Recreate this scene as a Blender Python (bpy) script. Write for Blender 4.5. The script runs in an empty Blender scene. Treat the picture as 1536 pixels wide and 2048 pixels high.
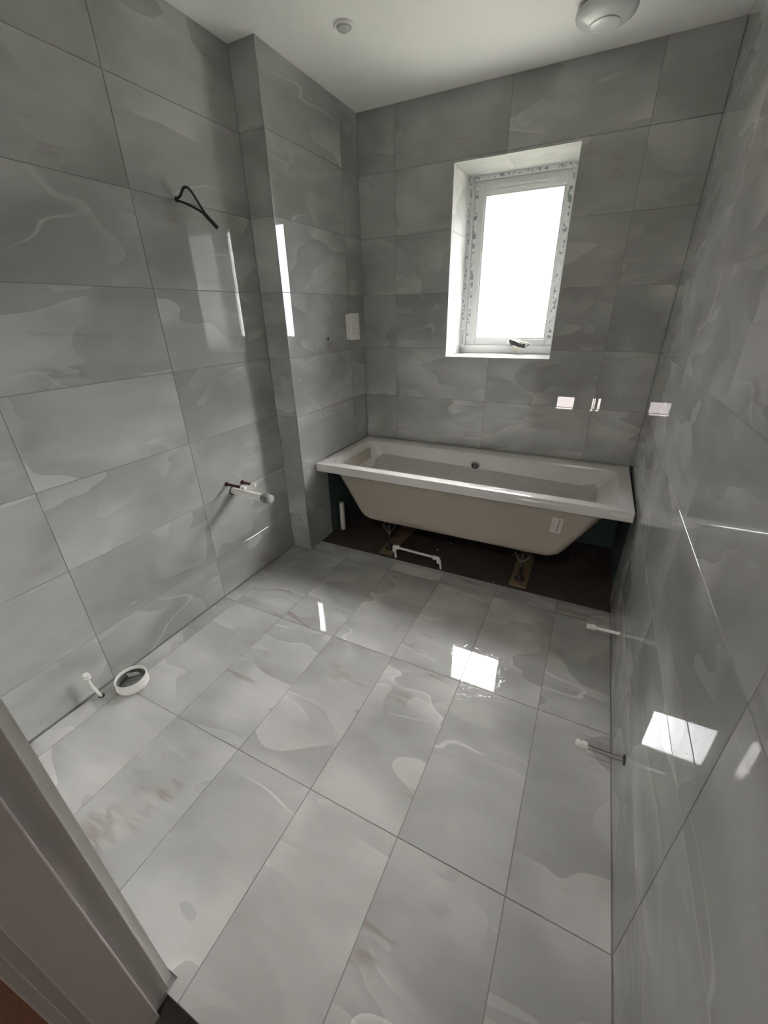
import bpy, bmesh, math, random
from mathutils import Vector, Matrix
random.seed(7)
SC = bpy.context.scene
COL = SC.collection

# ------------------------------------------------------------------ camera, world, light, exposure
cam_d = bpy.data.cameras.new('camera'); cam = bpy.data.objects.new('camera', cam_d); COL.objects.link(cam)
R_ = ((0.8968087793, 0.4420349409, -0.0184153311), (-0.1789469145, 0.4004892683, 0.8986580817), (-0.4046134145, 0.8026290902, -0.4382630806))
M = Matrix(((R_[0][0], R_[1][0], -R_[2][0]), (R_[0][1], R_[1][1], -R_[2][1]), (R_[0][2], R_[1][2], -R_[2][2]))).to_4x4()
M.translation = Vector((-0.27318, -0.57356, 1.33171))
cam.matrix_world = M
cam_d.sensor_fit = 'VERTICAL'; cam_d.sensor_height = 36.0; cam_d.lens = 815.145 / 2048 * 36.0
cam_d.clip_start = 0.01
SC.camera = cam

SC.view_settings.view_transform = 'Standard'; SC.view_settings.look = 'None'
SC.view_settings.gamma = 1.0; SC.view_settings.use_curve_mapping = False
SC.view_settings.exposure = 3.78
SC.cycles.max_bounces = 14; SC.cycles.diffuse_bounces = 8; SC.cycles.glossy_bounces = 6
SC.cycles.transmission_bounces = 8; SC.cycles.transparent_max_bounces = 12
SC.cycles.sample_clamp_indirect = 6.0; SC.cycles.caustics_reflective = True
SC.cycles.blur_glossy = 0.0

world = bpy.data.worlds.new('overcast_sky'); SC.world = world; world.use_nodes = True
wn = world.node_tree; wn.nodes.clear()
wo = wn.nodes.new('ShaderNodeOutputWorld'); wb = wn.nodes.new('ShaderNodeBackground')
tc = wn.nodes.new('ShaderNodeTexCoord'); sx = wn.nodes.new('ShaderNodeSeparateXYZ'); rp = wn.nodes.new('ShaderNodeValToRGB')
mp = wn.nodes.new('ShaderNodeMapRange'); mp.inputs[1].default_value = -0.3; mp.inputs[2].default_value = 1.0
wn.links.new(tc.outputs['Generated'], sx.inputs[0]); wn.links.new(sx.outputs['Z'], mp.inputs[0]); wn.links.new(mp.outputs[0], rp.inputs[0])
r = rp.color_ramp
r.elements[0].position = 0.0; r.elements[0].color = (0.60, 0.58, 0.56, 1)
r.elements[1].position = 1.0; r.elements[1].color = (2.1, 2.1, 2.12, 1)
e = r.elements.new(0.23); e.color = (0.62, 0.62, 0.64, 1)
e = r.elements.new(0.40); e.color = (0.80, 0.84, 0.93, 1)
wn.links.new(rp.outputs[0], wb.inputs[0]); wb.inputs[1].default_value = 1.5
wn.links.new(wb.outputs[0], wo.inputs[0])

pl = bpy.data.lights.new('window_portal', 'AREA'); pl.shape = 'RECTANGLE'; pl.size = 0.46; pl.size_y = 0.80
pl.cycles.is_portal = True
po = bpy.data.objects.new('window_portal', pl); COL.objects.link(po)
po.location = (-0.808, 2.33, 1.55); po.rotation_euler = (math.radians(-90), 0, 0)   # -Z of the light looks towards -Y (the room)

su = bpy.data.lights.new('veiled_sun', 'SUN'); su.energy = 3.4; su.angle = math.radians(48); su.color = (1.0, 0.985, 0.96)
so_ = bpy.data.objects.new('veiled_sun', su); COL.objects.link(so_)
so_.rotation_euler = Vector((-0.30, -1.0, -0.78)).to_track_quat('-Z', 'Y').to_euler()

hl = bpy.data.lights.new('landing_fill', 'AREA'); hl.shape = 'DISK'; hl.size = 0.30; hl.energy = 0.6; hl.color = (1.0, 0.90, 0.82)  # added fill for the landing and doorway, no lamp known there
ho = bpy.data.objects.new('landing_fill', hl); COL.objects.link(ho)
ho.location = (-0.6, -1.25, 2.28)

# ------------------------------------------------------------------ room numbers (metres)
XL, XP, YP, YB, H = -1.8193, -1.6823, 1.1937, 1.9848, 2.3049
YF = -0.466                       # room face of the door wall
ROWS = [0.0] + [round(-0.0688 + 0.3 * k, 4) for k in range(1, 8)] + [H]
WX0, WX1, WZ0, WZ1, WY = -1.117, -0.517, 1.086, 2.019, 2.272
BY0 = 1.315                       # front of the bath

# ------------------------------------------------------------------ materials
def new_mat(name):
    m = bpy.data.materials.new(name); m.use_nodes = True
    return m, m.node_tree, m.node_tree.nodes['Principled BSDF']

def simple(name, col, rough=0.5, metal=0.0, spec=0.5, noise=0.0, nscale=30, bump=0.0, bscale=200, coat=0.0):
    m, t, b = new_mat(name)
    b.inputs['Base Color'].default_value = (*col, 1); b.inputs['Roughness'].default_value = rough
    b.inputs['Metallic'].default_value = metal; b.inputs['Specular IOR Level'].default_value = spec
    b.inputs['Coat Weight'].default_value = coat
    c = t.nodes.new('ShaderNodeTexCoord')
    if noise:
        n = t.nodes.new('ShaderNodeTexNoise'); n.inputs['Scale'].default_value = nscale; n.inputs['Detail'].default_value = 5
        t.links.new(c.outputs['Object'], n.inputs['Vector'])
        mx = t.nodes.new('ShaderNodeMix'); mx.data_type = 'RGBA'
        mx.inputs[6].default_value = (*[max(0, v * (1 - noise)) for v in col], 1)
        mx.inputs[7].default_value = (*[min(1, v * (1 + noise)) for v in col], 1)
        t.links.new(n.outputs['Fac'], mx.inputs[0]); t.links.new(mx.outputs[2], b.inputs['Base Color'])
    if bump:
        n2 = t.nodes.new('ShaderNodeTexNoise'); n2.inputs['Scale'].default_value = bscale; n2.inputs['Detail'].default_value = 4
        t.links.new(c.outputs['Object'], n2.inputs['Vector'])
        bp = t.nodes.new('ShaderNodeBump'); bp.inputs['Strength'].default_value = bump; bp.inputs['Distance'].default_value = 0.002
        t.links.new(n2.outputs['Fac'], bp.inputs['Height']); t.links.new(bp.outputs[0], b.inputs['Normal'])
    return m

def tile_material(name, dark, light, vein, accent, dust=False, rough=0.004, wave=0.10):
    """polished onyx-look porcelain: cloudy grey with soft petals that end in a crisp pale edge"""
    m, t, b = new_mat(name)
    N, L = t.nodes, t.links
    def math_(op, a, bb=None, c=None, clamp=False):
        n = N.new('ShaderNodeMath'); n.operation = op; n.use_clamp = clamp
        for i, v in enumerate((a, bb, c)):
            if v is None: continue
            if isinstance(v, (int, float)): n.inputs[i].default_value = v
            else: L.new(v, n.inputs[i])
        return n.outputs[0]
    def noise(vec, scale, detail=2.0, rough_=0.5, dist=0.0):
        n = N.new('ShaderNodeTexNoise'); n.inputs['Scale'].default_value = scale; n.inputs['Detail'].default_value = detail
        n.inputs['Roughness'].default_value = rough_; n.inputs['Distortion'].default_value = dist
        L.new(vec, n.inputs['Vector']); return n
    def mrange(v, a, bb, c=0.0, d=1.0, smooth=True):
        n = N.new('ShaderNodeMapRange'); n.interpolation_type = 'SMOOTHSTEP' if smooth else 'LINEAR'
        L.new(v, n.inputs[0])
        for i, q in enumerate((a, bb, c, d)): n.inputs[i + 1].default_value = q
        return n.outputs[0]
    tcn = N.new('ShaderNodeTexCoord'); oi = N.new('ShaderNodeObjectInfo')
    rnd = N.new('ShaderNodeVectorMath'); rnd.operation = 'SCALE'; rnd.inputs[0].default_value = (37.0, 61.0, 23.0); L.new(oi.outputs['Random'], rnd.inputs['Scale'])
    add = N.new('ShaderNodeVectorMath'); add.operation = 'ADD'; L.new(tcn.outputs['Object'], add.inputs[0]); L.new(rnd.outputs[0], add.inputs[1])
    P = add.outputs[0]
    # skew so that the petals lie along the tile's diagonal
    mpn = N.new('ShaderNodeMapping'); mpn.inputs['Rotation'].default_value = (0, 0, math.radians(-24)); mpn.inputs['Scale'].default_value = (0.62, 1.5, 1.0)
    L.new(P, mpn.inputs['Vector'])
    w = noise(mpn.outputs[0], 2.2, 2.0)
    ws = N.new('ShaderNodeVectorMath'); ws.operation = 'MULTIPLY_ADD'; L.new(w.outputs['Color'], ws.inputs[0]); ws.inputs[1].default_value = (0.55, 0.55, 0.0); L.new(mpn.outputs[0], ws.inputs[2])
    Q = ws.outputs[0]
    f = noise(Q, 1.15, 3.0, 0.42).outputs['Fac']
    saw = math_('FRACT', math_('MULTIPLY', f, 6.5))
    edge = mrange(saw, 0.0, 0.05, 1.0, 0.0)                       # crisp side of a petal
    petal = mrange(saw, 0.02, 1.0, 1.0, 0.0, smooth=False)
    f2 = noise(mpn.outputs[0], 2.6, 2.0, 0.5, 0.6).outputs['Fac']
    saw2 = math_('FRACT', math_('MULTIPLY', f2, 5.0))
    petal2 = mrange(saw2, 0.0, 1.0, 1.0, 0.0, smooth=False)
    mask = mrange(noise(P, 2.6, 1.5).outputs['Fac'], 0.44, 0.60)
    mask2 = mrange(noise(P, 3.4, 1.5).outputs['Fac'], 0.46, 0.62)
    cloud = mrange(noise(Q, 2.6, 4.0, 0.5).outputs['Fac'], 0.3, 0.72)
    broad = mrange(noise(P, 1.5, 1.0).outputs['Fac'], 0.35, 0.65)
    v = math_('ADD', math_('MULTIPLY', cloud, 0.42), math_('MULTIPLY', broad, 0.16))
    v = math_('ADD', v, math_('MULTIPLY', math_('MULTIPLY', petal, mask), 0.42))
    v = math_('ADD', v, math_('MULTIPLY', math_('MULTIPLY', petal2, mask2), 0.28), clamp=True)
    base = N.new('ShaderNodeMix'); base.data_type = 'RGBA'; base.inputs[6].default_value = (*dark, 1); base.inputs[7].default_value = (*light, 1); L.new(v, base.inputs[0])
    # thin pale veins
    vn = noise(Q, 1.05, 2.5, 0.5).outputs['Fac']
    line = mrange(math_('ABSOLUTE', math_('SUBTRACT', vn, 0.52)), 0.0, 0.005, 1.0, 0.0)
    vmask = mrange(noise(P, 3.1, 1.0).outputs['Fac'], 0.52, 0.66)
    vv = math_('MAXIMUM', math_('MULTIPLY', line, math_('MULTIPLY', vmask, 0.7)), math_('MULTIPLY', math_('MULTIPLY', edge, math_('MULTIPLY', mask, mask2)), 0.55))
    c2 = N.new('ShaderNodeMix'); c2.data_type = 'RGBA'; L.new(base.outputs[2], c2.inputs[6]); c2.inputs[7].default_value = (*vein, 1)
    L.new(math_('MULTIPLY', vv, 0.62), c2.inputs[0])
    # a few dusky mauve-brown flashes
    mp3 = N.new('ShaderNodeMapping'); mp3.inputs['Rotation'].default_value = (0, 0, math.radians(32)); mp3.inputs['Scale'].default_value = (0.55, 2.6, 1.0)
    L.new(P, mp3.inputs['Vector'])
    an = noise(mp3.outputs[0], 2.0, 4.0, 0.6).outputs['Fac']
    al = mrange(math_('ABSOLUTE', math_('SUBTRACT', an, 0.50)), 0.0, 0.035, 1.0, 0.0)
    am = mrange(noise(P, 3.6, 2.0).outputs['Fac'], 0.57, 0.72)
    c3 = N.new('ShaderNodeMix'); c3.data_type = 'RGBA'; L.new(c2.outputs[2], c3.inputs[6]); c3.inputs[7].default_value = (*accent, 1)
    L.new(math_('MULTIPLY', math_('MULTIPLY', al, am), 0.6 if dust else 0.3), c3.inputs[0])
    L.new(c3.outputs[2], b.inputs['Base Color'])
    b.inputs['Specular IOR Level'].default_value = 0.8
    # polish: near mirror with a slight film of dust
    sm = noise(P, 9.0, 4.0, 0.6).outputs['Fac']
    ro = mrange(sm, 0.3, 0.8, rough, rough + 0.016)
    if dust:
        vo = N.new('ShaderNodeTexVoronoi'); vo.inputs['Scale'].default_value = 130.0; L.new(P, vo.inputs['Vector'])
        dn = noise(P, 95.0, 2.5, 0.6).outputs['Fac']
        d1 = mrange(dn, 0.60, 0.64)
        ro = math_('ADD', ro, math_('MULTIPLY', d1, 0.22))
    L.new(ro, b.inputs['Roughness'])
    # gentle planar wave of a pressed tile
    wn_ = noise(P, 2.6, 1.0).outputs['Fac']
    bp = N.new('ShaderNodeBump'); bp.inputs['Strength'].default_value = wave; bp.inputs['Distance'].default_value = 0.002
    L.new(wn_, bp.inputs['Height']); L.new(bp.outputs[0], b.inputs['Normal'])
    return m

M_FLOOR = tile_material('floor_porcelain', (0.30, 0.297, 0.288), (0.575, 0.57, 0.555), (0.80, 0.80, 0.78), (0.25, 0.19, 0.175), dust=True)
M_WALL = tile_material('wall_porcelain', (0.29, 0.29, 0.28), (0.55, 0.55, 0.535), (0.66, 0.66, 0.64), (0.23, 0.19, 0.18))
M_GROUT = simple('grout', (0.22, 0.22, 0.21), 0.8)
M_BOARD = simple('moisture_board', (0.06, 0.095, 0.09), 0.8, noise=0.2, nscale=12)
M_PLASTER = simple('white_plaster', (0.90, 0.90, 0.87), 0.75, bump=0.08, bscale=90)
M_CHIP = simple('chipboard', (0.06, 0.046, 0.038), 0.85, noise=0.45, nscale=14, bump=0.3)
M_SCREED = simple('dark_subfloor', (0.06, 0.055, 0.045), 0.9, noise=0.3)
M_CARPET = simple('brown_carpet', (0.16, 0.075, 0.045), 0.95, noise=0.45, nscale=160, bump=0.8, bscale=400)
M_PAINT = simple('primer_paint', (0.46, 0.43, 0.41), 0.45, noise=0.05, nscale=20, bump=0.05)
M_UPVC = simple('white_upvc', (0.62, 0.63, 0.62), 0.28)
M_ACRYL = simple('white_acrylic', (0.63, 0.615, 0.60), 0.16, coat=0.3)
M_SHELL = simple('cream_fibreglass', (0.42, 0.375, 0.315), 0.6, noise=0.05, nscale=8, bump=0.15, bscale=120)
M_WHITEP = simple('white_plastic', (0.75, 0.74, 0.71), 0.35)
M_GREYP = simple('grey_plastic', (0.22, 0.22, 0.22), 0.4)
M_COPPER = simple('tarnished_copper', (0.10, 0.045, 0.04), 0.4, metal=0.7, noise=0.3, nscale=60)
M_CHROME = simple('chrome', (0.55, 0.55, 0.55), 0.12, metal=1.0)
M_STEEL = simple('galvanised_steel', (0.34, 0.35, 0.36), 0.38, metal=0.85, noise=0.2, nscale=40)
M_BLACK = simple('black_rubber', (0.015, 0.015, 0.015), 0.5)
M_CABLE = simple('grey_cable_sheath', (0.035, 0.035, 0.034), 0.5)
M_WOOD = simple('pale_plywood', (0.21, 0.15, 0.09), 0.7, noise=0.25, nscale=18)
M_BRICK = simple('salmon_brick', (0.50, 0.33, 0.27), 0.9, noise=0.2, nscale=6)
M_GRASS = simple('ground_outside', (0.20, 0.20, 0.15), 0.95, noise=0.3, nscale=2)
M_LEAF = simple('hedge_leaf', (0.22, 0.25, 0.10), 0.9, noise=0.4, nscale=6)
M_ROOF = simple('roof_slate', (0.30, 0.27, 0.26), 0.8)
M_SHADE = simple('opal_lamp_cover', (0.66, 0.67, 0.67), 0.3)
M_INK = simple('print_ink', (0.12, 0.08, 0.07), 0.6)
M_LABEL = simple('label_paper', (0.66, 0.62, 0.60), 0.6)
M_SILL = tile_material('reveal_porcelain', (0.30, 0.30, 0.29), (0.46, 0.46, 0.45), (0.60, 0.60, 0.59), (0.28, 0.25, 0.24))

# printed protective tape on the window frame
M_TAPE, _t, _b = new_mat('printed_frame_tape')
_c = _t.nodes.new('ShaderNodeTexCoord'); _m = _t.nodes.new('ShaderNodeMapping'); _m.inputs['Scale'].default_value = (1, 1, 1)
_n = _t.nodes.new('ShaderNodeTexNoise'); _n.inputs['Scale'].default_value = 55; _n.inputs['Detail'].default_value = 3
_r = _t.nodes.new('ShaderNodeValToRGB'); _r.color_ramp.elements[0].position = 0.50; _r.color_ramp.elements[0].color = (0.70, 0.71, 0.70, 1)
_r.color_ramp.elements[1].position = 0.60; _r.color_ramp.elements[1].color = (0.24, 0.27, 0.27, 1)
_t.links.new(_c.outputs['Object'], _n.inputs['Vector']); _t.links.new(_n.outputs['Fac'], _r.inputs[0]); _t.links.new(_r.outputs[0], _b.inputs['Base Color'])
_b.inputs['Roughness'].default_value = 0.4

# obscure (stippled) glass
M_GLASS, _t, _b = new_mat('obscure_glass'); _t.nodes.remove(_b)
_o = _t.nodes['Material Output']
_tr = _t.nodes.new('ShaderNodeBsdfTransparent'); _gl = _t.nodes.new('ShaderNodeBsdfGlass'); _gl.inputs['Roughness'].default_value = 0.35; _gl.inputs['IOR'].default_value = 1.3
_mx = _t.nodes.new('ShaderNodeMixShader'); _mx.inputs[0].default_value = 0.35
_c = _t.nodes.new('ShaderNodeTexCoord')
_n = _t.nodes.new('ShaderNodeTexNoise'); _n.inputs['Scale'].default_value = 260; _n.inputs['Detail'].default_value = 2
_r = _t.nodes.new('ShaderNodeValToRGB'); _r.color_ramp.elements[0].position = 0.35; _r.color_ramp.elements[0].color = (0.80, 0.80, 0.80, 1)
_r.color_ramp.elements[1].position = 0.6; _r.color_ramp.elements[1].color = (1, 1, 1, 1)
_bp = _t.nodes.new('ShaderNodeBump'); _bp.inputs['Strength'].default_value = 0.6; _bp.inputs['Distance'].default_value = 0.002
_t.links.new(_c.outputs['Object'], _n.inputs['Vector']); _t.links.new(_n.outputs['Fac'], _r.inputs[0]); _t.links.new(_r.outputs[0], _tr.inputs[0])
_t.links.new(_n.outputs['Fac'], _bp.inputs['Height']); _t.links.new(_bp.outputs[0], _gl.inputs['Normal'])
_t.links.new(_tr.outputs[0], _mx.inputs[1]); _t.links.new(_gl.outputs[0], _mx.inputs[2]); _t.links.new(_mx.outputs[0], _o.inputs[0])

# clear polythene film
M_FILM, _t, _b = new_mat('polythene_film')
_b.inputs['Base Color'].default_value = (0.52, 0.485, 0.455, 1); _b.inputs['Roughness'].default_value = 0.14
_o = _t.nodes['Material Output']; _tr = _t.nodes.new('ShaderNodeBsdfTransparent'); _mx = _t.nodes.new('ShaderNodeMixShader'); _mx.inputs[0].default_value = 0.42
_t.links.new(_tr.outputs[0], _mx.inputs[1]); _t.links.new(_b.outputs[0], _mx.inputs[2]); _t.links.new(_mx.outputs[0], _o.inputs[0])

# emission for the added panes that the back wall tiles mirror
M_GLOW, _t, _b = new_mat('landing_glow')
_b.inputs['Base Color'].default_value = (0.8, 0.76, 0.74, 1); _b.inputs['Emission Color'].default_value = (1.0, 0.90, 0.88, 1); _b.inputs['Emission Strength'].default_value = 0.9

# ------------------------------------------------------------------ mesh helpers
class MB:
    def __init__(s): s.v = []; s.f = []; s.sm = []
    def box(s, x0, x1, y0, y1, z0, z1):
        i = len(s.v); s.v += [(x, y, z) for z in (z0, z1) for y in (y0, y1) for x in (x0, x1)]
        s.f += [tuple(i + k for k in q) for q in ((0, 2, 3, 1), (4, 5, 7, 6), (0, 1, 5, 4), (2, 6, 7, 3), (0, 4, 6, 2), (1, 3, 7, 5))]; s.sm += [False] * 6
        return s
    def bbox(s, x0, x1, y0, y1, z0, z1, b=0.002):
        """box with chamfered edges"""
        bm = bmesh.new(); bmesh.ops.create_cube(bm, size=1)
        for v in bm.verts: v.co = Vector(((x0 + x1) / 2 + v.co.x * (x1 - x0), (y0 + y1) / 2 + v.co.y * (y1 - y0), (z0 + z1) / 2 + v.co.z * (z1 - z0)))
        bmesh.ops.bevel(bm, geom=bm.edges[:], offset=b, segments=2, affect='EDGES', profile=0.6)
        s.add_bm(bm); return s
    def add_bm(s, bm, smooth=False):
        i = len(s.v); bm.verts.ensure_lookup_table(); bm.verts.index_update()
        s.v += [tuple(v.co) for v in bm.verts]; s.f += [tuple(i + v.index for v in f.verts) for f in bm.faces]; s.sm += [smooth] * len(bm.faces); bm.free()
    def loft(s, rings, cap0=False, cap1=False, smooth=True, closed=True):
        i = len(s.v); n = len(rings[0])
        for r_ in rings: s.v += [tuple(p) for p in r_]
        for a in range(len(rings) - 1):
            for k in range(n if closed else n - 1):
                k2 = (k + 1) % n
                s.f.append((i + a * n + k, i + a * n + k2, i + (a + 1) * n + k2, i + (a + 1) * n + k)); s.sm.append(smooth)
        if cap0: s.f.append(tuple(i + k for k in reversed(range(n)))); s.sm.append(False)
        if cap1: s.f.append(tuple(i + (len(rings) - 1) * n + k for k in range(n))); s.sm.append(False)
        return s
    def tube(s, pts, rad, n=16, caps=True):
        """round tube through pts; rad a number or a list"""
        P_ = [Vector(p) for p in pts]; R = rad if isinstance(rad, (list, tuple)) else [rad] * len(P_)
        up = None; rings = []
        for i, p in enumerate(P_):
            d = (P_[min(i + 1, len(P_) - 1)] - P_[max(i - 1, 0)])
            d = d.normalized() if d.length > 1e-9 else Vector((0, 0, 1))
            if up is None: up = d.orthogonal().normalized()
            else:
                up = (up - d * up.dot(d)).normalized()
            sd = d.cross(up)
            rings.append([p + (up * math.cos(a) + sd * math.sin(a)) * R[i] for a in [2 * math.pi * k / n for k in range(n)]])
        s.loft(rings, caps, caps); return s
    def lathe(s, org, axis, prof, n=32, cap=True):
        """prof: (distance along the axis, radius)"""
        o = Vector(org); ax = Vector(axis).normalized(); u = ax.orthogonal().normalized(); w = ax.cross(u)
        rings = [[o + ax * h + (u * math.cos(2 * math.pi * k / n) + w * math.sin(2 * math.pi * k / n)) * rr for k in range(n)] for h, rr in prof]
        s.loft(rings, cap, cap); return s
    def build(s, name, mat, parent=None, loc=None, autosmooth=True):
        me = bpy.data.meshes.new(name)
        off = Vector(loc) if loc is not None else Vector((0, 0, 0))
        me.from_pydata([tuple(Vector(v) - off) for v in s.v], [], s.f)
        me.polygons.foreach_set('use_smooth', s.sm); me.update()
        bm = bmesh.new(); bm.from_mesh(me); bmesh.ops.recalc_face_normals(bm, faces=bm.faces[:])
        if autosmooth:
            for e_ in bm.edges:
                if len(e_.link_faces) == 2 and e_.calc_face_angle(0) > math.radians(38): e_.smooth = False
        bm.to_mesh(me); bm.free()
        me.materials.append(mat)
        o = bpy.data.objects.new(name, me); COL.objects.link(o); o.location = off
        if parent is not None:
            o.parent = parent
            pw = Matrix.Translation(parent.location)     # parents are never rotated; a part's own inverse cancels its thing's place
            o.matrix_parent_inverse = pw.inverted()
        return o

def tag(o, label=None, cat=None, group=None, kind=None):
    if label: o['label'] = label
    if cat: o['category'] = cat
    if group: o['group'] = group
    if kind: o['kind'] = kind
    return o

def empty(name, loc):
    o = bpy.data.objects.new(name, None); COL.objects.link(o); o.location = loc; o.empty_display_size = 0.05
    return o

def rrect(x0, x1, y0, y1, rad, z, n=8):
    pts = []
    for cx, cy, a0 in ((x1 - rad, y1 - rad, 0), (x0 + rad, y1 - rad, 90), (x0 + rad, y0 + rad, 180), (x1 - rad, y0 + rad, 270)):
        for k in range(n + 1):
            a = math.radians(a0 + 90 * k / n); pts.append((cx + rad * math.cos(a), cy + rad * math.sin(a), z))
    return pts

# ------------------------------------------------------------------ tiles: every tile is an object under its wall or floor
_tile_cache = {}
def tile_mesh(w, h, mat, rects=None, t=0.0085, b=0.0006):
    """front at z=0, local X along u, Y along v; rects (a cut tile) are local rectangles"""
    key = (round(w, 4), round(h, 4), mat.name, tuple(rects) if rects else None)
    if key in _tile_cache: return _tile_cache[key]
    v = []; f = []
    if not rects:
        x, y = w / 2, h / 2
        for (ix, iz) in ((0, -t), (0, -b), (b, 0)):
            v += [(-x + ix, -y + ix, iz), (x - ix, -y + ix, iz), (x - ix, y - ix, iz), (-x + ix, y - ix, iz)]
        for a in (0, 4):
            for k in range(4): f.append((a + k, a + (k + 1) % 4, a + 4 + (k + 1) % 4, a + 4 + k))
        f += [(8, 9, 10, 11), (3, 2, 1, 0)]
    else:
        for (a, c, d, e_) in rects:
            i = len(v); v += [(a, d, -t), (c, d, -t), (c, e_, -t), (a, e_, -t), (a, d, 0), (c, d, 0), (c, e_, 0), (a, e_, 0)]
            f += [tuple(i + k for k in q) for q in ((3, 2, 1, 0), (4, 5, 6, 7), (0, 1, 5, 4), (1, 2, 6, 5), (2, 3, 7, 6), (3, 0, 4, 7))]
    me = bpy.data.meshes.new('tile'); me.from_pydata(v, [], f); me.materials.append(mat); me.update()
    _tile_cache[key] = me
    return me

GAP = 0.0022
def tiles(parent, origin, uax, vax, ub, vb, mat, hole=None, skip=None, tilt=0.0011, name='tile'):
    """lay tiles between the break lists ub, vb on the plane origin + u*uax + v*vax (normal = uax x vax)"""
    U, V = Vector(uax), Vector(vax); Nn = U.cross(V); O = Vector(origin)
    rot = Matrix((U, V, Nn)).transposed()
    for j in range(len(vb) - 1):
        for i in range(len(ub) - 1):
            u0, u1, v0, v1 = ub[i] + GAP / 2, ub[i + 1] - GAP / 2, vb[j] + GAP / 2, vb[j + 1] - GAP / 2
            if u1 - u0 < 0.004 or v1 - v0 < 0.004: continue
            if skip and skip(ub[i], ub[i + 1], vb[j], vb[j + 1]): continue
            cu, cv = (u0 + u1) / 2, (v0 + v1) / 2; rects = None
            if hole:
                a, bb, c, d = hole
                if a < u1 and bb > u0 and c < v1 and d > v0:
                    if a <= u0 and bb >= u1 and c <= v0 and d >= v1: continue
                    a_, b_, c_, d_ = max(a, u0), min(bb, u1), max(c, v0), min(d, v1)
                    rs = [(u0, u1, v0, c_), (u0, u1, d_, v1), (u0, a_, c_, d_), (b_, u1, c_, d_)]
                    rects = [tuple(round(q, 5) for q in (r0 - cu, r1 - cu, s0 - cv, s1 - cv)) for r0, r1, s0, s1 in rs if r1 - r0 > 0.002 and s1 - s0 > 0.002]
                    if not rects: continue
            me = tile_mesh(u1 - u0, v1 - v0, mat, rects)
            o = bpy.data.objects.new(name, me); COL.objects.link(o)
            o.location = O + U * cu + V * cv
            tl = Matrix.Rotation(random.uniform(-tilt, tilt), 3, 'X') @ Matrix.Rotation(random.uniform(-tilt, tilt), 3, 'Y')
            o.rotation_euler = (rot @ tl).to_euler(); o.parent = parent

G = 0.0016   # grout lies this much behind the tile face
TB = 0.010   # tile + adhesive

def struct(o): o['kind'] = 'structure'; return o

# floor ------------------------------------------------------------
sub = MB(); sub.box(XL - 0.1, 0.1, -0.62, 2.36, -0.12, -0.0215)
floor = struct(sub.build('floor', M_SCREED))
MB().box(XL - 0.005, 0.005, -0.489, BY0 - 0.004, -0.0215, -G).build('grout', M_GROUT, floor)
FX = [XL + 0.001, -1.736, -1.4372, -1.1383, -0.8394, -0.5405, -0.2416, -0.001]
# the tile that meets the doorway is notched round the lining
tiles(floor, (0, 0, 0), (1, 0, 0), (0, 1, 0), FX, [-0.4900, 0.0, 0.6, 1.2, BY0 - 0.003], M_FLOOR,
      hole=(XL - 1, -0.872, -1, -0.462), tilt=0.0006)
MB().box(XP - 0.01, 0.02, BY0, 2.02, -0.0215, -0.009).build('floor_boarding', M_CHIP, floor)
# a few screws and debris crumbs on the bare boards are one loose scatter
cr = MB()
for k in range(26):
    x, y = random.uniform(-1.62, -0.05), random.uniform(BY0 + 0.01, 1.9); s_ = random.uniform(0.001, 0.0035)
    cr.box(x - s_, x + s_, y - s_, y + s_, -0.009, -0.009 + s_)
tag(cr.build('debris', M_PLASTER, floor), kind='stuff')

# ceiling ----------------------------------------------------------
ceiling = struct(MB().box(XL - 0.1, 0.1, YF - 0.01, 2.36, H, H + 0.08).build('ceiling', M_PLASTER))

# left wall ----------------------------------------------------------
wl = struct(MB().box(XL - 0.10, XL - TB, YF - 0.13, YB + 0.1, -0.02, H + 0.02).build('wall_left', M_BOARD))
MB().box(XL - TB, XL - G, YF, YP + 0.01, 0.002, H).build('grout', M_GROUT, wl)
tiles(wl, (XL, 0, 0), (0, 1, 0), (0, 0, 1), [0.007, 0.607, YP], [0.003] + ROWS[1:], M_WALL)
tiles(wl, (XL, 0, 0), (0, 1, 0), (0, 0, 1), [YF, 0.007], [0.009] + ROWS[1:], M_WALL)
# pier ----------------------------------------------------------------
wp = struct(MB().box(XL - TB + 0.0005, XP - TB, YP + TB, YB + 0.02, -0.02, H + 0.02).build('wall_pier', M_BOARD))
g = MB().box(XL, XP - G, YP + G, YP + TB, 0.0, H); g.box(XP - TB, XP - G, YP + G, YB, ROWS[2] - 0.0, H); g.box(XP - TB, XP - G, YP + G, 1.442, 0.0, ROWS[2])
g.build('grout', M_GROUT, wp)
tiles(wp, (0, YP, 0), (1, 0, 0), (0, 0, 1), [XL, XP + 0.001], ROWS, M_WALL)
tiles(wp, (XP, 0, 0), (0, 1, 0), (0, 0, 1), [YP - 0.001, 1.806, YB], ROWS[2:], M_WALL)
tiles(wp, (XP, 0, 0), (0, 1, 0), (0, 0, 1), [YP - 0.001, 1.442], [0.0, ROWS[1], ROWS[2]], M_WALL)
# metal tile trim on the pier's outer corner
trim = struct(MB().box(XP - 0.003, XP + 0.0012, YP - 0.0012, YP + 0.003, 0.0, H).build('trim_1', M_STEEL))

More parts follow.
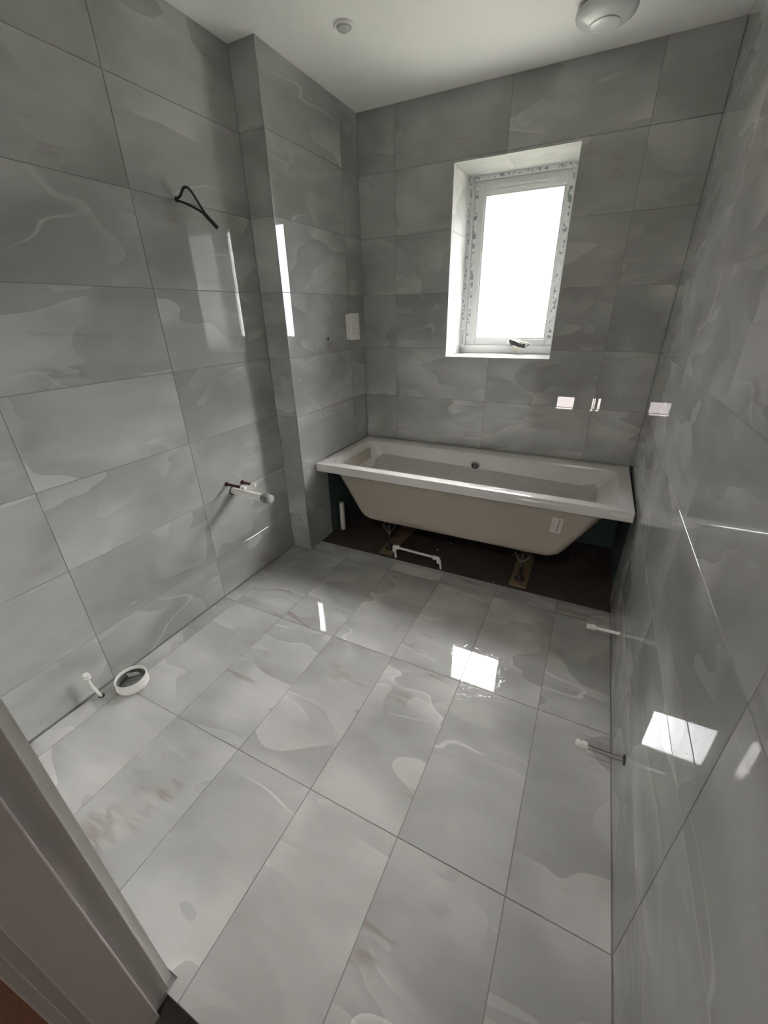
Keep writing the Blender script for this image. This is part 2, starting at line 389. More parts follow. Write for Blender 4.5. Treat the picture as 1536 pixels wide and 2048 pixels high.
# back wall -----------------------------------------------------------
b_ = MB(); X0, X1 = XP - 0.02, 0.1
def ring_boxes(mb, x0, x1, z0, z1, y0, y1, hx0, hx1, hz0, hz1):
    mb.box(x0, hx0, y0, y1, z0, z1); mb.box(hx1, x1, y0, y1, z0, z1); mb.box(hx0, hx1, y0, y1, z0, hz0); mb.box(hx0, hx1, y0, y1, hz1, z1)
ring_boxes(b_, X0, X1, -0.02, H + 0.02, YB + TB, 2.36, WX0 - TB, WX1 + TB, WZ0 - TB, WZ1 + TB)
wbk = struct(b_.build('wall_back', M_BOARD))
g = MB(); ring_boxes(g, XP - 0.002, 0.0, ROWS[2], H, YB + G, YB + TB, WX0 - TB, WX1 + TB, WZ0 - TB, WZ1 + TB)
ring_boxes(g, WX0 - TB, WX1 + TB, WZ0 - TB, WZ1 + TB, YB + G, WY, WX0 - G, WX1 + G, WZ0 - G, WZ1 + G)
g.build('grout', M_GROUT, wbk)
tiles(wbk, (0, YB, 0), (1, 0, 0), (0, 0, 1), [XP, -1.453, -0.853, -0.253, 0.0], ROWS[2:], M_WALL, hole=(WX0, WX1, WZ0, WZ1))
RV = [WZ0, ROWS[4], ROWS[5], ROWS[6], WZ1]
tiles(wbk, (WX0, 0, 0), (0, 1, 0), (0, 0, 1), [YB, WY], RV, M_SILL)                       # left reveal (normal +x)
tiles(wbk, (WX1, 0, 0), (0, -1, 0), (0, 0, 1), [-WY, -YB], RV, M_SILL)                    # right reveal
tiles(wbk, (0, 0, WZ0), (1, 0, 0), (0, 1, 0), [WX0, WX1], [YB, WY], M_SILL, name='sill_tile')
tiles(wbk, (0, 0, WZ1), (1, 0, 0), (0, -1, 0), [WX0, -0.853, WX1], [-WY, -YB], M_SILL)    # head

# right wall ------------------------------------------------------------
wr = struct(MB().box(TB, 0.10, YF - 0.13, YB + 0.1, -0.02, H + 0.02).build('wall_right', M_BOARD))
g = MB().box(G, TB, YF, YB, ROWS[2], H); g.box(G, TB, YF, 1.45, 0.0, ROWS[2]); g.build('grout', M_GROUT, wr)
tiles(wr, (0, 0, 0), (0, -1, 0), (0, 0, 1), [-YB, -1.8, -1.2, -0.6, 0.0, -YF], ROWS[2:], M_WALL)
tiles(wr, (0, 0, 0), (0, -1, 0), (0, 0, 1), [-1.45, -1.2, -0.6, 0.0, -YF], ROWS[:3], M_WALL)

# door wall and door lining ---------------------------------------------
DX0, DX1, DZ = -0.886, -0.105, 2.02
f_ = MB(); f_.box(XL - 0.1, DX0, -0.600, YF, -0.0215, 2.46); f_.box(DX1, 0.1, -0.600, YF, -0.0215, 2.46); f_.box(DX0, DX1, -0.600, YF, DZ, 2.46)
wf = struct(f_.build('wall_front', M_PLASTER))
door = struct(empty('door_1', (-0.5, -0.53, -0.02)))
l = MB()
l.bbox(DX0, -0.8775, -0.602, -0.481, -0.0205, DZ, 0.002); l.bbox(-0.117, DX1, -0.602, -0.481, -0.0205, DZ, 0.002); l.bbox(-0.8775, -0.117, -0.602, -0.481, DZ - 0.012, DZ, 0.002)
l.build('door_lining', M_PAINT, door)
s_ = MB(); s_.bbox(-0.8774, -0.8665, -0.586, -0.517, -0.0205, DZ - 0.012, 0.003); s_.build('door_stop', M_PAINT, door)
s_ = MB(); s_.bbox(-0.128, -0.1171, -0.586, -0.517, -0.0205, DZ - 0.012, 0.003); s_.build('door_stop', M_PAINT, door)
s_ = MB(); s_.bbox(-0.95, -0.882, -0.616, -0.600, -0.0205, DZ + 0.05, 0.003); s_.build('architrave', M_PAINT, door)

# landing beyond the door ---------------------------------------------------
hf = struct(MB().box(-2.2, 0.9, -2.1, -0.62, -0.12, -0.006).build('floor_landing', M_CARPET))
hw = MB(); hw.box(-2.2, 0.9, -2.15, -2.05, -0.02, 2.42); hw.box(-2.25, -2.15, -2.1, -0.6, -0.02, 2.42); hw.box(0.85, 0.95, -2.1, -0.6, -0.02, 2.42)
hw.box(-2.2, XL - 0.1, -0.66, -0.6, -0.02, 2.42); hw.box(0.1, 0.9, -0.66, -0.6, -0.02, 2.42)
struct(hw.build('wall_landing', M_PAINT)); struct(MB().box(-2.25, 0.95, -2.15, -0.598, 2.40, 2.46).build('ceiling_landing', M_PLASTER))
glow = struct(empty('glow_panel', (-0.35, -2.04, 0.02)))  # invented low glowing panel, added for the bright reflections on the back wall
w_ = MB(); ring_boxes(w_, -0.74, -0.10, 0.0, 0.24, -2.05, -2.02, -0.70, -0.14, 0.02, 0.20); w_.build('glow_frame', M_UPVC, glow)
MB().box(-0.48, -0.24, -2.049, -2.030, 0.02, 0.20).box(-0.205, -0.17, -2.049, -2.030, 0.02, 0.20).build('glow_divider', M_UPVC, glow)
for x0_, x1_ in ((-0.70, -0.48), (-0.24, -0.205), (-0.17, -0.14)): MB().box(x0_, x1_, -2.045, -2.035, 0.02, 0.20).build('glow_pane', M_GLOW, glow)

# ------------------------------------------------------------------ the window
win = struct(empty('window_1', ((WX0 + WX1) / 2, WY, WZ0)))
y0, y1 = WY, WY + 0.065
SX0, SX1, SZ0, SZ1 = WX0 + 0.032, WX1 - 0.026, 1.133, 1.997
GX0, GX1, GZ0, GZ1 = -1.024, -0.590, 1.171, 1.932
def frame_rails(y0, y1, x0, x1, z0, z1, hx0, hx1, hz0, hz1, nm, mat, par, b=0.003):
    for q in ((x0, hx0, z0, z1), (hx1, x1, z0, z1), (hx0, hx1, z0, hz0), (hx0, hx1, hz1, z1)):
        MB().bbox(q[0], q[1], y0, y1, q[2], q[3], b).build(nm, mat, par)
fr = MB().box(WX0 - 0.02, WX1 + 0.02, y1, y1 + 0.008, WZ0 - 0.02, WZ0 + 0.03).build('outer_frame', M_UPVC, win)
frame_rails(y0, y1, WX0, WX1, WZ0, WZ1, SX0, SX1, SZ0, SZ1, 'frame_rail', M_UPVC, win)
sash = MB().bbox(SX0 + .001, GX0, y0 + 0.012, y1, SZ0 + .001, SZ1 - .001, 0.004).build('sash', M_UPVC, win)
for q in ((GX1, SX1 - .001, SZ0 + .001, SZ1 - .001), (GX0, GX1, SZ0 + .001, GZ0), (GX0, GX1, GZ1, SZ1 - .001)):
    MB().bbox(q[0], q[1], y0 + 0.012, y1, q[2], q[3], 0.004).build('sash_rail', M_UPVC, sash)
for q in ((GX0, GX0 + 0.010, GZ0, GZ1), (GX1 - 0.010, GX1, GZ0, GZ1), (GX0 + .01, GX1 - .01, GZ0, GZ0 + 0.010), (GX0 + .01, GX1 - .01, GZ1 - 0.010, GZ1)):
    MB().bbox(q[0], q[1], y0 + 0.016, y0 + 0.036, q[2], q[3], 0.003).build('glazing_bead', M_UPVC, sash)
MB().box(GX0 + 0.004, GX1 - 0.004, y0 + 0.034, y0 + 0.044, GZ0 + 0.004, GZ1 - 0.004).build('glass_pane', M_GLASS, win)
tv = MB(); tv.bbox(-0.985, -0.640, y0 + 0.004, y0 + 0.012, 1.955, 1.967, 0.003); tv.bbox(-0.985, -0.640, y0 + 0.008, y0 + 0.012, 1.943, 1.953, 0.0015)
tv.build('trickle_vent', M_UPVC, sash)
for q in ((WX0 + .002, WX1 - .002, WZ1 - .018, WZ1 - .004), (WX0 + .004, WX0 + .018, WZ0 + .02, WZ1 - .02), (SX0 + .006, SX0 + .024, SZ0 + .01, SZ1 - .02), (SX1 - .034, SX1 - .012, SZ0 + .01, SZ1 - .02)):
    yy = y0 - 0.0006 if (q[0] < SX0 - 0.001 or q[1] - q[0] > .4) else y0 + 0.0112
    MB().box(q[0], q[1], yy, yy + 0.001, q[2], q[3]).build('protective_tape', M_TAPE, win)
# handle: white base, stem and lever, black sleeve, a flap of white wrapping
hd = MB(); hd.bbox(-0.812, -0.742, y0 - 0.002, y0 + 0.012, 1.141, 1.163, 0.004); hd.tube([(-0.775, y0, 1.152), (-0.775, y0 - 0.03, 1.152)], 0.010, 12)
hd = hd.build('handle', M_UPVC, sash)
dk = MB(); dk.tube([(-0.790, y0 - 0.028, 1.166), (-0.770, y0 - 0.034, 1.154), (-0.735, y0 - 0.036, 1.143), (-0.695, y0 - 0.034, 1.138), (-0.672, y0 - 0.03, 1.146)], [0.011, 0.018, 0.015, 0.018, 0.004], 10)
dk.build('handle_lever', M_BLACK, sash)
wrp = MB(); wv = [(-0.765, -0.052, 1.140), (-0.700, -0.050, 1.118), (-0.757, -0.046, 1.086), (-0.690, -0.050, 1.128), (-0.745, -0.052, 1.168), (-0.668, -0.046, 1.150)]
wrp.v = [(x, y0 + dy + 0.0, z) for x, dy, z in wv] + [(x, y0 + dy + 0.004, z) for x, dy, z in wv]
for tri in ((0, 1, 2), (4, 5, 3)):
    a, b, c = tri; wrp.f += [(a, b, c), (c + 6, b + 6, a + 6), (a, a + 6, b + 6, b), (b, b + 6, c + 6, c), (c, c + 6, a + 6, a)]; wrp.sm += [False] * 5
wrp.build('handle_wrapping', simple('cream_wrapping', (.50, .49, .42), .5), sash)

# ------------------------------------------------------------------ outside
gr_ = struct(MB().box(-30, 30, 2.6, 60, -3.3, -3.2).build('ground_outside', M_GRASS))
hs = empty('brick_house', (-9.0, 20.0, -3.2)); tag(hs, 'salmon brick house far outside, a blur behind the lower half of the frosted window', 'house')
w_ = MB().box(-13.5, -5.6, 18, 26, -3.2, 1.15).build('house_wall', M_BRICK, hs)
rf = MB(); rf.v = [(-13.9, 17.7, 1.1), (-5.2, 17.7, 1.1), (-5.2, 26.3, 1.1), (-13.9, 26.3, 1.1), (-13.9, 22, 3.0), (-5.2, 22, 3.0)]
rf.f = [(0, 1, 5, 4), (1, 2, 5), (2, 3, 4, 5), (3, 0, 4), (3, 2, 1, 0)]; rf.sm = [False] * 5; rf.build('house_roof', M_BRICK, hs)
for k in range(3): MB().box(-12.4 + 2.4 * k, -11.3 + 2.4 * k, 17.93, 18.02, -1.2, 0.1).build('house_window', M_UPVC, hs)
hg = MB()
bm = bmesh.new(); bmesh.ops.create_icosphere(bm, subdivisions=4, radius=1)
for v in bm.verts:
    n_ = v.co.normalized(); k = 1 + 0.12 * math.sin(n_.x * 17 + n_.z * 9) * math.cos(n_.y * 13) + random.uniform(-.04, .04)
    v.co = Vector((n_.x * 2.2 * k - 2.6, n_.y * 1.0 * k + 14, n_.z * 2.3 * k - 0.95))
hg.add_bm(bm); tag(hg.build('garden_tree', M_LEAF), 'olive green garden tree outside, a faint blur low in the frosted window', 'tree')

# ------------------------------------------------------------------ bathtub
bt = empty('bathtub', (-0.845, 1.65, 0.0)); tag(bt, 'long white acrylic bathtub under the window, its cream underside left unpanelled', 'bathtub')
BX0, BX1, BY1, BZ = XP + 0.007, -0.010, YB - 0.007, 0.535
n8 = 8
inn = (-1.612, -0.078, 1.383, 1.872)
rings = [rrect(BX0 + .006, BX1 - .006, BY0 + .006, BY1, 0.004, 0.486), rrect(BX0, BX1, BY0, BY1, 0.005, 0.488), rrect(BX0, BX1, BY0, BY1, 0.005, BZ - 0.005),
         rrect(BX0 + .0015, BX1 - .0015, BY0 + .0015, BY1 - .0015, 0.005, BZ - 0.0015), rrect(BX0 + .005, BX1 - .005, BY0 + .005, BY1 - .005, 0.006, BZ),
         rrect(inn[0] - .012, inn[1] + .012, inn[2] - .012, inn[3] + .012, 0.075, BZ), rrect(inn[0] - .004, inn[1] + .004, inn[2] - .004, inn[3] + .004, 0.07, BZ - 0.003),
         rrect(inn[0], inn[1], inn[2], inn[3], 0.07, BZ - 0.012)]
MB().loft(rings).build('rim', M_ACRYL, bt)
def basin_ring(t, off=0.0):
    """t 0 at the rim, 1 at the bottom"""
    lerp = lambda a, b: a + (b - a) * t
    return (lerp(inn[0], -1.40) + off, lerp(inn[1], -0.335) - off, lerp(inn[2], 1.45) + off, lerp(inn[3], 1.82) - off, lerp(0.07, 0.10), lerp(BZ - 0.012, 0.215))
rg = []
for t in (0, .1, .3, .5, .7, .85, .93): 
    a = basin_ring(t); rg.append(rrect(*a))
a = basin_ring(1.0)
rg.append(rrect(a[0] + .02, a[1] - .02, a[2] + .015, a[3] - .015, .10, 0.218)); rg.append(rrect(a[0] + .05, a[1] - .05, a[2] + .045, a[3] - .045, .10, 0.207)); rg.append(rrect(a[0] + .12, a[1] - .12, a[2] + .11, a[3] - .11, .07, 0.204))
MB().loft(rg, cap1=True).build('basin', M_ACRYL, bt)
sh = [rrect(-1.585, -0.098, 1.352, 1.900, .05, 0.500), rrect(-1.566, -0.116, 1.362, 1.892, .05, 0.462), rrect(-1.449, -0.250, 1.386, 1.872, .055, 0.235), rrect(-1.432, -0.268, 1.391, 1.866, .06, 0.205),
      rrect(-1.405, -0.292, 1.402, 1.857, .06, 0.187), rrect(-1.365, -0.330, 1.420, 1.84, .06, 0.180), rrect(-1.30, -0.40, 1.46, 1.80, .06, 0.179)]
shell = MB().loft(sh, cap1=True).build('outer_shell', M_SHELL, bt)
# overflow
oy = 1.860
ov = MB().lathe((-0.849, oy, 0.462), (0, -1, -0.12), [(0, 0.027), (0.006, 0.027), (0.009, 0.024), (0.009, 0.019), (0.004, 0.018)], 28, cap=False).build('overflow', M_CHROME, bt)
MB().lathe((-0.849, oy, 0.462), (0, -1, -0.12), [(0.002, 0.018), (0.004, 0.018)], 24).build('overflow_hole', M_BLACK, ov)
k_ = MB(); 
for dx in (-0.006, 0.006): k_.box(-0.849 + dx - .0015, -0.849 + dx + .0015, oy - 0.008, oy - 0.004, 0.446, 0.478)
k_.tube([(-0.849, oy - .003, .462), (-0.849, oy - .010, .461)], 0.005, 10); k_.build('overflow_grille', M_CHROME, ov)
# paper label low on the shell, with its tiny column of print
def shell_y(z): return 1.362 + (0.462 - z) / (0.462 - 0.235) * (1.386 - 1.362)
lb = MB(); lx0, lx1, lz0, lz1 = -0.334, -0.284, 0.345, 0.430
lb.v = [(lx0, shell_y(lz1) - .0015, lz1), (lx1, shell_y(lz1) - .0015, lz1 - .004), (lx1 - .006, shell_y(lz0) - .0015, lz0 - .006), (lx0 - .006, shell_y(lz0) - .0015, lz0)]
lb.v += [(x, y + .001, z) for x, y, z in lb.v]; lb.f = [(0, 1, 2, 3), (7, 6, 5, 4), (0, 4, 5, 1), (1, 5, 6, 2), (2, 6, 7, 3), (3, 7, 4, 0)]; lb.sm = [False] * 6
lbo = lb.build('label', M_LABEL, bt)
pr = MB()
for k in range(7):
    z = lz1 - .012 - k * .0105; x = lx1 - .016 - k * .0012; yy = shell_y(z) - .0022
    pr.box(x - .004, x + .003 + (k % 2) * .0015, yy, yy + .0006, z - .0022, z + .0020)
    if k % 3 != 1: pr.box(x - .004, x - .0025, yy, yy + .0006, z - .004, z + .003)
pr.box(lx0 + .008, lx0 + .010, shell_y(.40) - .0020, shell_y(.40) - .0014, .388, .412)
pr.build('label_print', M_INK, lbo)
# polythene film lying in the bath
def hsh(x, y):
    return (math.sin(x * 23.1 + math.sin(y * 31) * 1.7) + math.sin(y * 41.7 + x * 9.3) * .7 + math.sin((x + y) * 67 + math.cos(x * 19) * 2) * .5 + abs(math.sin(x * 14 + y * 22 + 1.2 * math.sin(x * 7))) * 1.6)
fm = MB(); NU, rows_ = 200, [0.25, 0.32, 0.40, 0.45, 0.5, 0.55, 0.6, 0.65, 0.7, 0.75, 0.80, 0.86, 0.91]
rr = []
for t in rows_:
    base = rrect(*basin_ring(t + 0.0), n=90)
    a = basin_ring(t); cx, cy = (a[0] + a[1]) / 2, (a[2] + a[3]) / 2; rg_ = []
    for i, (x, y, z) in enumerate(base):
        ang = math.atan2(y - cy, x - cx); d = 0.006 + 0.0042 * (1.0 + hsh(x * 2.4 + z * 1.9, z * 2.2 + y * 1.5))
        nx, ny = (cx - x), (cy - y) * 3.2; ln = math.hypot(nx, ny)
        zz = z + (0.030 * math.sin(x * 5 + 1) + .016 * math.sin(x * 23 + y * 9) * (1 - (t - .3) / .3) if t < .6 else 0)
        rg_.append((x + nx / ln * d, y + ny / ln * d, zz))
    rr.append(rg_)
fm.loft(rr)
# bottom sheet
NX, NY = 150, 50; ib = len(fm.v)
for i in range(NX + 1):
    for j in range(NY + 1):
        x = -1.38 + (1.38 - .355) * i / NX; y = 1.475 + .32 * j / NY
        fm.v.append((x, y, 0.236 + 0.005 * hsh(x * 2.2, y * 2.2)))
for i in range(NX):
    for j in range(NY):
        q = ib + i * (NY + 1) + j; fm.f.append((q, q + 1, q + NY + 2, q + NY + 1)); fm.sm.append(True)
film = fm.build('protective_film', M_FILM, bt, autosmooth=False)
tag(film, 'clear crinkled polythene film lining the basin')
yt = MB(); yt.tube([(-.118, 1.62, .425), (-.150, 1.59, .40), (-.20, 1.55, .34), (-.255, 1.535, .27)], [.004, .010, .012, .008], 8)
yt.build('tape_end', simple('yellowed_tape', (.50, .43, .24), .4), film)
# legs: steel cradle bar across the underside, hat bracket, threaded rod, black foot
for lx in (-1.236, -0.447):
    cb = MB(); cb.bbox(lx - .020, lx + .020, 1.425, 1.86, 0.170, 0.1785, 0.002); cr_ = cb.build('cradle_bar', M_STEEL, bt)
    for ly in (1.405, 1.83):
        br = MB()
        prof = [(-.036, .177), (-.036, .160), (-.009, .128), (.009, .128), (.036, .160), (.036, .177)]
        for (xa, za), (xb, zb) in zip(prof[:-1], prof[1:]):
            dx, dz = xb - xa, zb - za; ln = math.hypot(dx, dz); px, pz = -dz / ln * .0012, dx / ln * .0012
            i = len(br.v)
            for yy in (ly - .016, ly + .016):
                br.v += [(lx + xa + px, yy, za + pz), (lx + xb + px, yy, zb + pz), (lx + xb - px, yy, zb - pz), (lx + xa - px, yy, za - pz)]
            br.f += [tuple(i + k for k in q) for q in ((0, 1, 2, 3), (7, 6, 5, 4), (0, 4, 5, 1), (1, 5, 6, 2), (2, 6, 7, 3), (3, 7, 4, 0))]; br.sm += [False] * 6
        leg = br.build('leg', M_STEEL, bt)
        rd = MB(); rd.tube([(lx, ly, 0.05), (lx, ly, 0.168)], 0.0045, 10); rd.lathe((lx, ly, .113), (0, 0, 1), [(0, .010), (.008, .010)], 6); rd.lathe((lx, ly, .128), (0, 0, 1), [(0, .010), (.008, .010)], 6)
        rd.build('threaded_rod', M_CHROME, leg)
        ft = MB().lathe((lx, ly, 0.006), (0, 0, 1), [(0, .026), (.006, .026), (.012, .020), (.022, .012), (.040, .010), (.072, .011), (.078, .009)], 20)
        ft.build('foot', M_BLACK, leg)

# wooden pads under the feet
pads = 'wooden pads under the bath feet'
for x, nm in ((-1.236, 'pale wooden pad on the bare boards under the left pair of bath feet'), (-0.447, 'pale wooden pad on the bare boards under the right pair of bath feet')):
    tag(MB().bbox(x - .045, x + .045, 1.345, 1.88, -0.009, 0.006, 0.0015).build('wooden_pad', M_WOOD, loc=(x, 1.6, -.009)), nm, 'pad', pads)

# ------------------------------------------------------------------ pipes
# white plastic loop on the boards in front of the left bath foot
ub = empty('supply_pipe_loop', (-1.03, 1.36, -.009)); tag(ub, 'white plastic pipe loop rising from the bare boards between the bath feet', 'pipe')
pa, pb = (-1.176, 1.362, 0.052), (-0.905, 1.352, 0.050)
MB().tube([(-1.150, 1.361, 0.052), (-0.93, 1.353, 0.050)], 0.0075, 14).build('pipe', M_WHITEP, ub)
MB().tube([(-1.166, 1.345, -0.0095), (-1.172, 1.352, 0.02), (-1.181, 1.362, 0.036)], 0.0072, 14).build('pipe_tail', M_WHITEP, ub)
MB().tube([(-0.876, 1.340, -0.0095), (-0.882, 1.347, 0.016), (-0.892, 1.351, 0.032)], 0.0072, 14).build('pipe_tail', M_WHITEP, ub)
def elbow(c, d1, d2, par, s=1.0):
    c = Vector(c); d1 = Vector(d1).normalized(); d2 = Vector(d2).normalized(); m = MB()
    m.tube([c + d1 * .034 * s, c + d1 * .030 * s, c + d1 * .016 * s, c + d1 * .012 * s, c + d1 * .006 * s, c], [.010 * s, .0135 * s, .0135 * s, .0105 * s, .0105 * s, .0105 * s], 16)
    m.tube([c, c + d2 * .006 * s, c + d2 * .010 * s, c + d2 * .012 * s, c + d2 * .026 * s, c + d2 * .030 * s], [.0105 * s, .0105 * s, .0105 * s, .0135 * s, .0135 * s, .010 * s], 16)
    bm = bmesh.new(); bmesh.ops.create_uvsphere(bm, u_segments=14, v_segments=8, radius=.0112 * s); bmesh.ops.translate(bm, verts=bm.verts, vec=c); m.add_bm(bm, True)
    m.build('elbow_fitting', M_WHITEP, par)
elbow((-1.183, 1.362, 0.054), (1, 0, 0), (.12, -.15, -1), ub)
elbow((-0.897, 1.351, 0.050), (-1, 0, 0), (.2, -.1, -1), ub)

# white waste pipe standing at the foot of the pier
sp = MB().lathe((-1.652, 1.530, -0.0095), (0, 0, 1), [(0, .0165), (.20, .0165), (.2005, .0140), (.10, .0138)], 24, cap=False).build('waste_pipe', M_WHITEP, loc=(-1.652, 1.53, -.009))
tag(sp, 'white open-topped waste pipe standing under the left end of the bath', 'pipe')

# left wall group
def cap(par, base, d, r=.0105, ln=.026, mat=M_WHITEP, name='end_cap'):
    MB().lathe(base, d, [(0, r * .82), (.002, r), (ln * .45, r * 1.08), (ln * .5, r * .78), (ln * .62, r * .78), (ln * .66, r * .98), (ln * .95, r * .95), (ln, r * .75)], 18).build(name, mat, par)
def stub(name, base, tip, r, mat, label, capmat=M_WHITEP, collar=None, caplen=.026, capr=None, group=None, cmat=None):
    b0, t0 = Vector(base), Vector(tip); d = (t0 - b0).normalized()
    e_ = empty(name, base); tag(e_, label, 'pipe', group)
    MB().tube([b0 - d * 0.006, t0], r, 18).build('pipe', mat, e_)
    cap(e_, t0 - d * .004, d, capr or r * 1.45, caplen, capmat)
    if collar: MB().lathe(b0, d, [(0, collar), (.003, collar), (.004, r * 1.02)], 20).build('collar', cmat or M_GREYP, e_)
    return e_
stub('copper_pipe', (XL, 0.760, 0.583), (-1.722, 0.765, 0.580), 0.0072, M_COPPER, 'reddish copper pipe stub just above the white waste pipe, the one nearer the door', collar=.0125, group='copper pipe stubs on the left wall', cmat=M_COPPER)
stub('copper_pipe', (XL, 0.862, 0.556), (-1.757, 0.866, 0.553), 0.0072, M_COPPER, 'dark brown copper pipe stub on the left wall, the one nearer the bath', collar=.0125, group='copper pipe stubs on the left wall', cmat=M_COPPER)
we = empty('basin_waste_pipe', (XL, .795, .536)); tag(we, 'thick white waste pipe with grey end nut jutting from the left wall', 'pipe')
wa, wb_ = Vector((XL - .006, .793, .536)), Vector((-1.612, .793, .533)); wd = (wb_ - wa).normalized()
MB().tube([wa, wb_], 0.0172, 24).build('pipe', M_WHITEP, we)
MB().lathe((XL + .0004, .793, .536), (1, 0, 0), [(0, .023), (.0012, .023), (.0013, .017)], 24).build('wall_hole', M_BLACK, we)
MB().lathe(wb_ - wd * .012, wd, [(0, .0195), (.001, .023), (.016, .023), (.017, .026), (.030, .026), (.032, .020), (.040, .020), (.042, .016)], 8).build('end_nut', M_GREYP, we)
MB().lathe(wb_ + wd * .028, wd, [(0, .021), (.012, .021), (.014, .017)], 20).build('end_plug', simple('pale_grey_plastic', (.42, .42, .42), .35), we)

# right wall pair
stub('radiator_pipe', (0.0, 0.951, 0.166), (-0.092, 0.948, 0.166), 0.0060, M_WHITEP, 'thin white pipe on the right wall, close in front of the bath', capr=.0115, caplen=.032)
stub('radiator_pipe', (0.0, 0.386, 0.166), (-0.100, 0.384, 0.166), 0.0064, simple('dull_chrome', (.40, .40, .40), .25, metal=1.0), 'metal pipe with white end cap and dark wall collar, lower on the right', collar=.0145, capr=.0120, caplen=.034, cmat=M_BLACK)

# soil pipe socket
so = empty('soil_pipe', (-1.722, .022, 0)); tag(so, 'wide white soil pipe socket rising from the floor by the left wall', 'pipe')
c_ = (-1.722, .022, 0)
MB().lathe((c_[0], c_[1], -0.019), (0, 0, 1), [(0, .0525), (.026, .0525), (.027, .0580), (.033, .0600), (.040, .0580), (.060, .0585), (.0665, .0570), (.067, .0540), (.062, .0530), (.054, .0528)], 48, cap=False).build('socket', M_WHITEP, so)
MB().lathe((c_[0], c_[1], -0.019), (0, 0, 1), [(.001, .004), (.001, .0515), (.054, .0515), (.054, .0527)], 48, cap=False).build('pipe_bore', simple('grey_bore', (.16, .16, .15), .5), so)
fl = MB(); fl.v = [(c_[0] - .045, c_[1] + .012, .012), (c_[0] - .012, c_[1] + .044, .014), (c_[0] - .008, c_[1] + .030, .040), (c_[0] - .038, c_[1] + .006, .038)]
fl.v += [(x + .001, y - .001, z) for x, y, z in fl.v]; fl.f = [(0, 1, 2, 3), (7, 6, 5, 4), (0, 4, 5, 1), (1, 5, 6, 2), (2, 6, 7, 3), (3, 7, 4, 0)]; fl.sm = [False] * 6
fl.build('rag', M_WHITEP, so)
# toilet feed
tf = empty('toilet_feed_pipe', (-1.790, -.069, 0)); tag(tf, 'thin bent white pipe with a cap beside the soil pipe socket', 'pipe')
MB().tube([(-1.788, -.067, -.004), (-1.792, -.074, .03), (-1.796, -.080, .06), (-1.7985, -.082, .088), (-1.797, -.081, .108)], .0056, 14).build('pipe', M_WHITEP, tf)
cap(tf, (-1.797, -.081, .104), (.25, -.15, 1), .0115, .028)
MB().lathe((-1.788, -.067, .0002), (0, 0, 1), [(0, .011), (.0008, .011), (.0009, .006)], 16).build('floor_hole', M_BLACK, tf)

# ------------------------------------------------------------------ cable on the left wall
cbx = empty('cable_tail', (XL, .795, 1.736)); tag(cbx, 'looped dark grey cable tail hanging out of the left wall', 'cable')
def bez(pts, n=10):
    out = []
    P_ = [Vector(p) for p in pts]; P_ = [P_[0]] + P_ + [P_[-1]]
    for i in range(1, len(P_) - 2):
        for k in range(n):
            t = k / n; a, b, c, d = P_[i - 1], P_[i], P_[i + 1], P_[i + 2]
            out.append(.5 * ((2 * b) + (c - a) * t + (2 * a - 5 * b + 4 * c - d) * t * t + (3 * b - a - 3 * c + d) * t ** 3))
    out.append(P_[-2]); return out
MB().tube(bez([(XL - .003, .795, 1.736), (XL + .018, .800, 1.744), (XL + .040, .806, 1.768), (XL + .052, .826, 1.760), (XL + .070, .862, 1.690), (XL + .090, .888, 1.650)]), .0046, 10).build('cable_loop', M_CABLE, cbx)
MB().tube(bez([(XL - .003, .798, 1.732), (XL + .030, .806, 1.722), (XL + .062, .850, 1.698), (XL + .080, .878, 1.668), (XL + .086, .884, 1.656)]), .0042, 10).build('cable_core', M_CABLE, cbx)
MB().tube(bez([(XL + .066, .858, 1.694), (XL + .078, .874, 1.672), (XL + .092, .891, 1.648)]), .0072, 10).build('cable_end', simple('green_black_sheath', (.03, .036, .028), .5), cbx)
MB().lathe((XL + .0004, .796, 1.735), (1, 0, 0), [(0, .009), (.001, .009)], 16).build('cable_hole', M_BLACK, cbx)

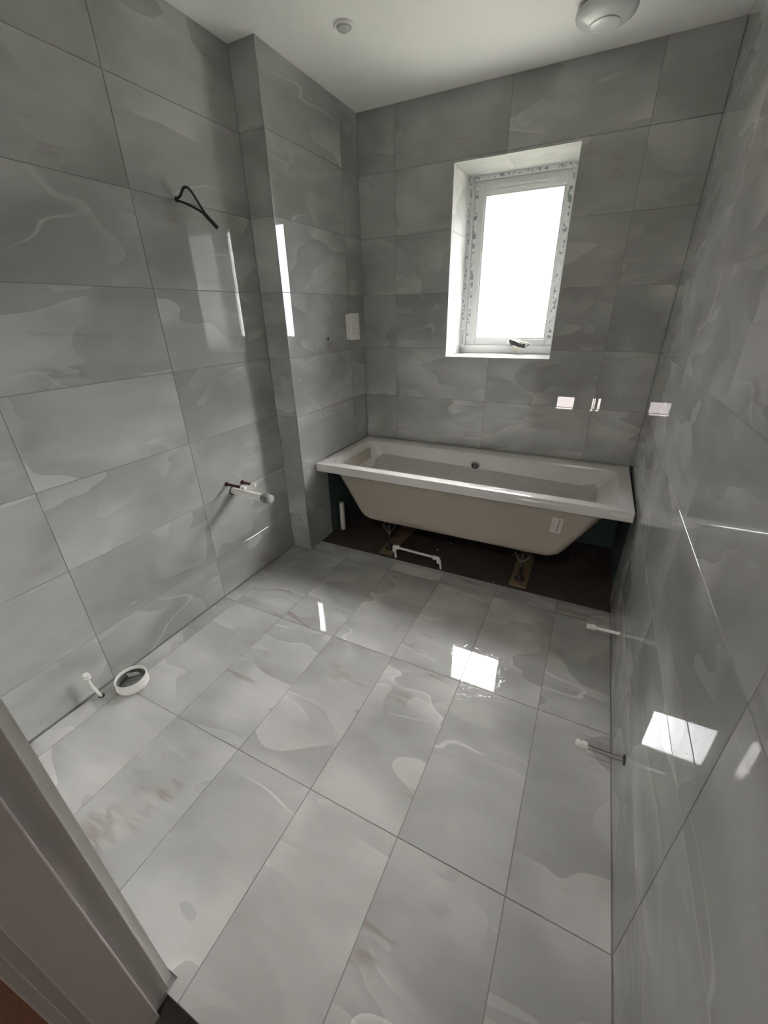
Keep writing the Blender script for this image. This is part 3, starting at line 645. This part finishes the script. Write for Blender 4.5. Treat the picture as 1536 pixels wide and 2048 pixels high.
# ------------------------------------------------------------------ switch box on the pier and the fixing hole
sb = empty('switch_box', (XP, 1.805, 1.26)); tag(sb, 'small white electrical box on the pier wall left of the bath', 'box')
MB().bbox(XP, XP + .026, 1.760, 1.850, 1.190, 1.332, .003).build('back_box', M_WHITEP, sb)
MB().bbox(XP + .0275, XP + .042, 1.757, 1.853, 1.187, 1.335, .003).build('front_plate', M_WHITEP, sb)
for yy in (1.775, 1.836): MB().lathe((XP + .0419, yy, 1.222), (1, 0, 0), [(0, .0035), (.0012, .003)], 12).build('screw', M_GREYP, sb)
ph = empty('wall_plug', (XP, 1.555, 1.205)); tag(ph, 'small dark round fixing hole in the pier tile near the white box', 'hole')
MB().lathe((XP, 1.555, 1.205), (1, 0, 0), [(0.0002, .0115), (.0015, .0115), (.0016, .009)], 20).build('plug_rim', M_GREYP, ph)
MB().lathe((XP, 1.555, 1.205), (1, 0, 0), [(0.0015, .009), (.002, .009)], 20).build('plug_core', M_BLACK, ph)

# ------------------------------------------------------------------ ceiling fittings
cl = empty('ceiling_light', (-.468, 1.655, H)); tag(cl, 'round white domed ceiling light near the window wall', 'light')
cc = (-.468, 1.655)
MB().lathe((*cc, H + .001), (0, 0, -1), [(0, .088), (.012, .090), (.014, .096)], 48).build('base', M_GREYP, cl)
MB().lathe((*cc, H), (0, 0, -1), [(.014, .096), (.017, .102), (.024, .103), (.034, .098), (.045, .080), (.052, .058), (.0545, .052), (.0535, .0505)], 64, cap=False).build('cover', M_SHADE, cl)
MB().lathe((*cc, H), (0, 0, -1), [(.051, .0505), (.0565, .0500), (.0585, .046), (.0595, .025), (.060, .0)], 48, cap=False).build('lens', M_SHADE, cl)
dl = empty('downlight', (-1.353, 1.315, H)); tag(dl, 'tiny round glass downlight set in the ceiling near the pier', 'light')
MB().lathe((-1.353, 1.315, H + .001), (0, 0, -1), [(0, .038), (.004, .038), (.008, .034), (.009, .030), (.005, .026)], 40, cap=False).build('ring', M_WHITEP, dl)
MB().lathe((-1.353, 1.315, H), (0, 0, -1), [(.002, .027), (.012, .024), (.017, .016), (.019, .006)], 32).build('lens', simple('lens_glass', (.50, .51, .50), .06), dl)
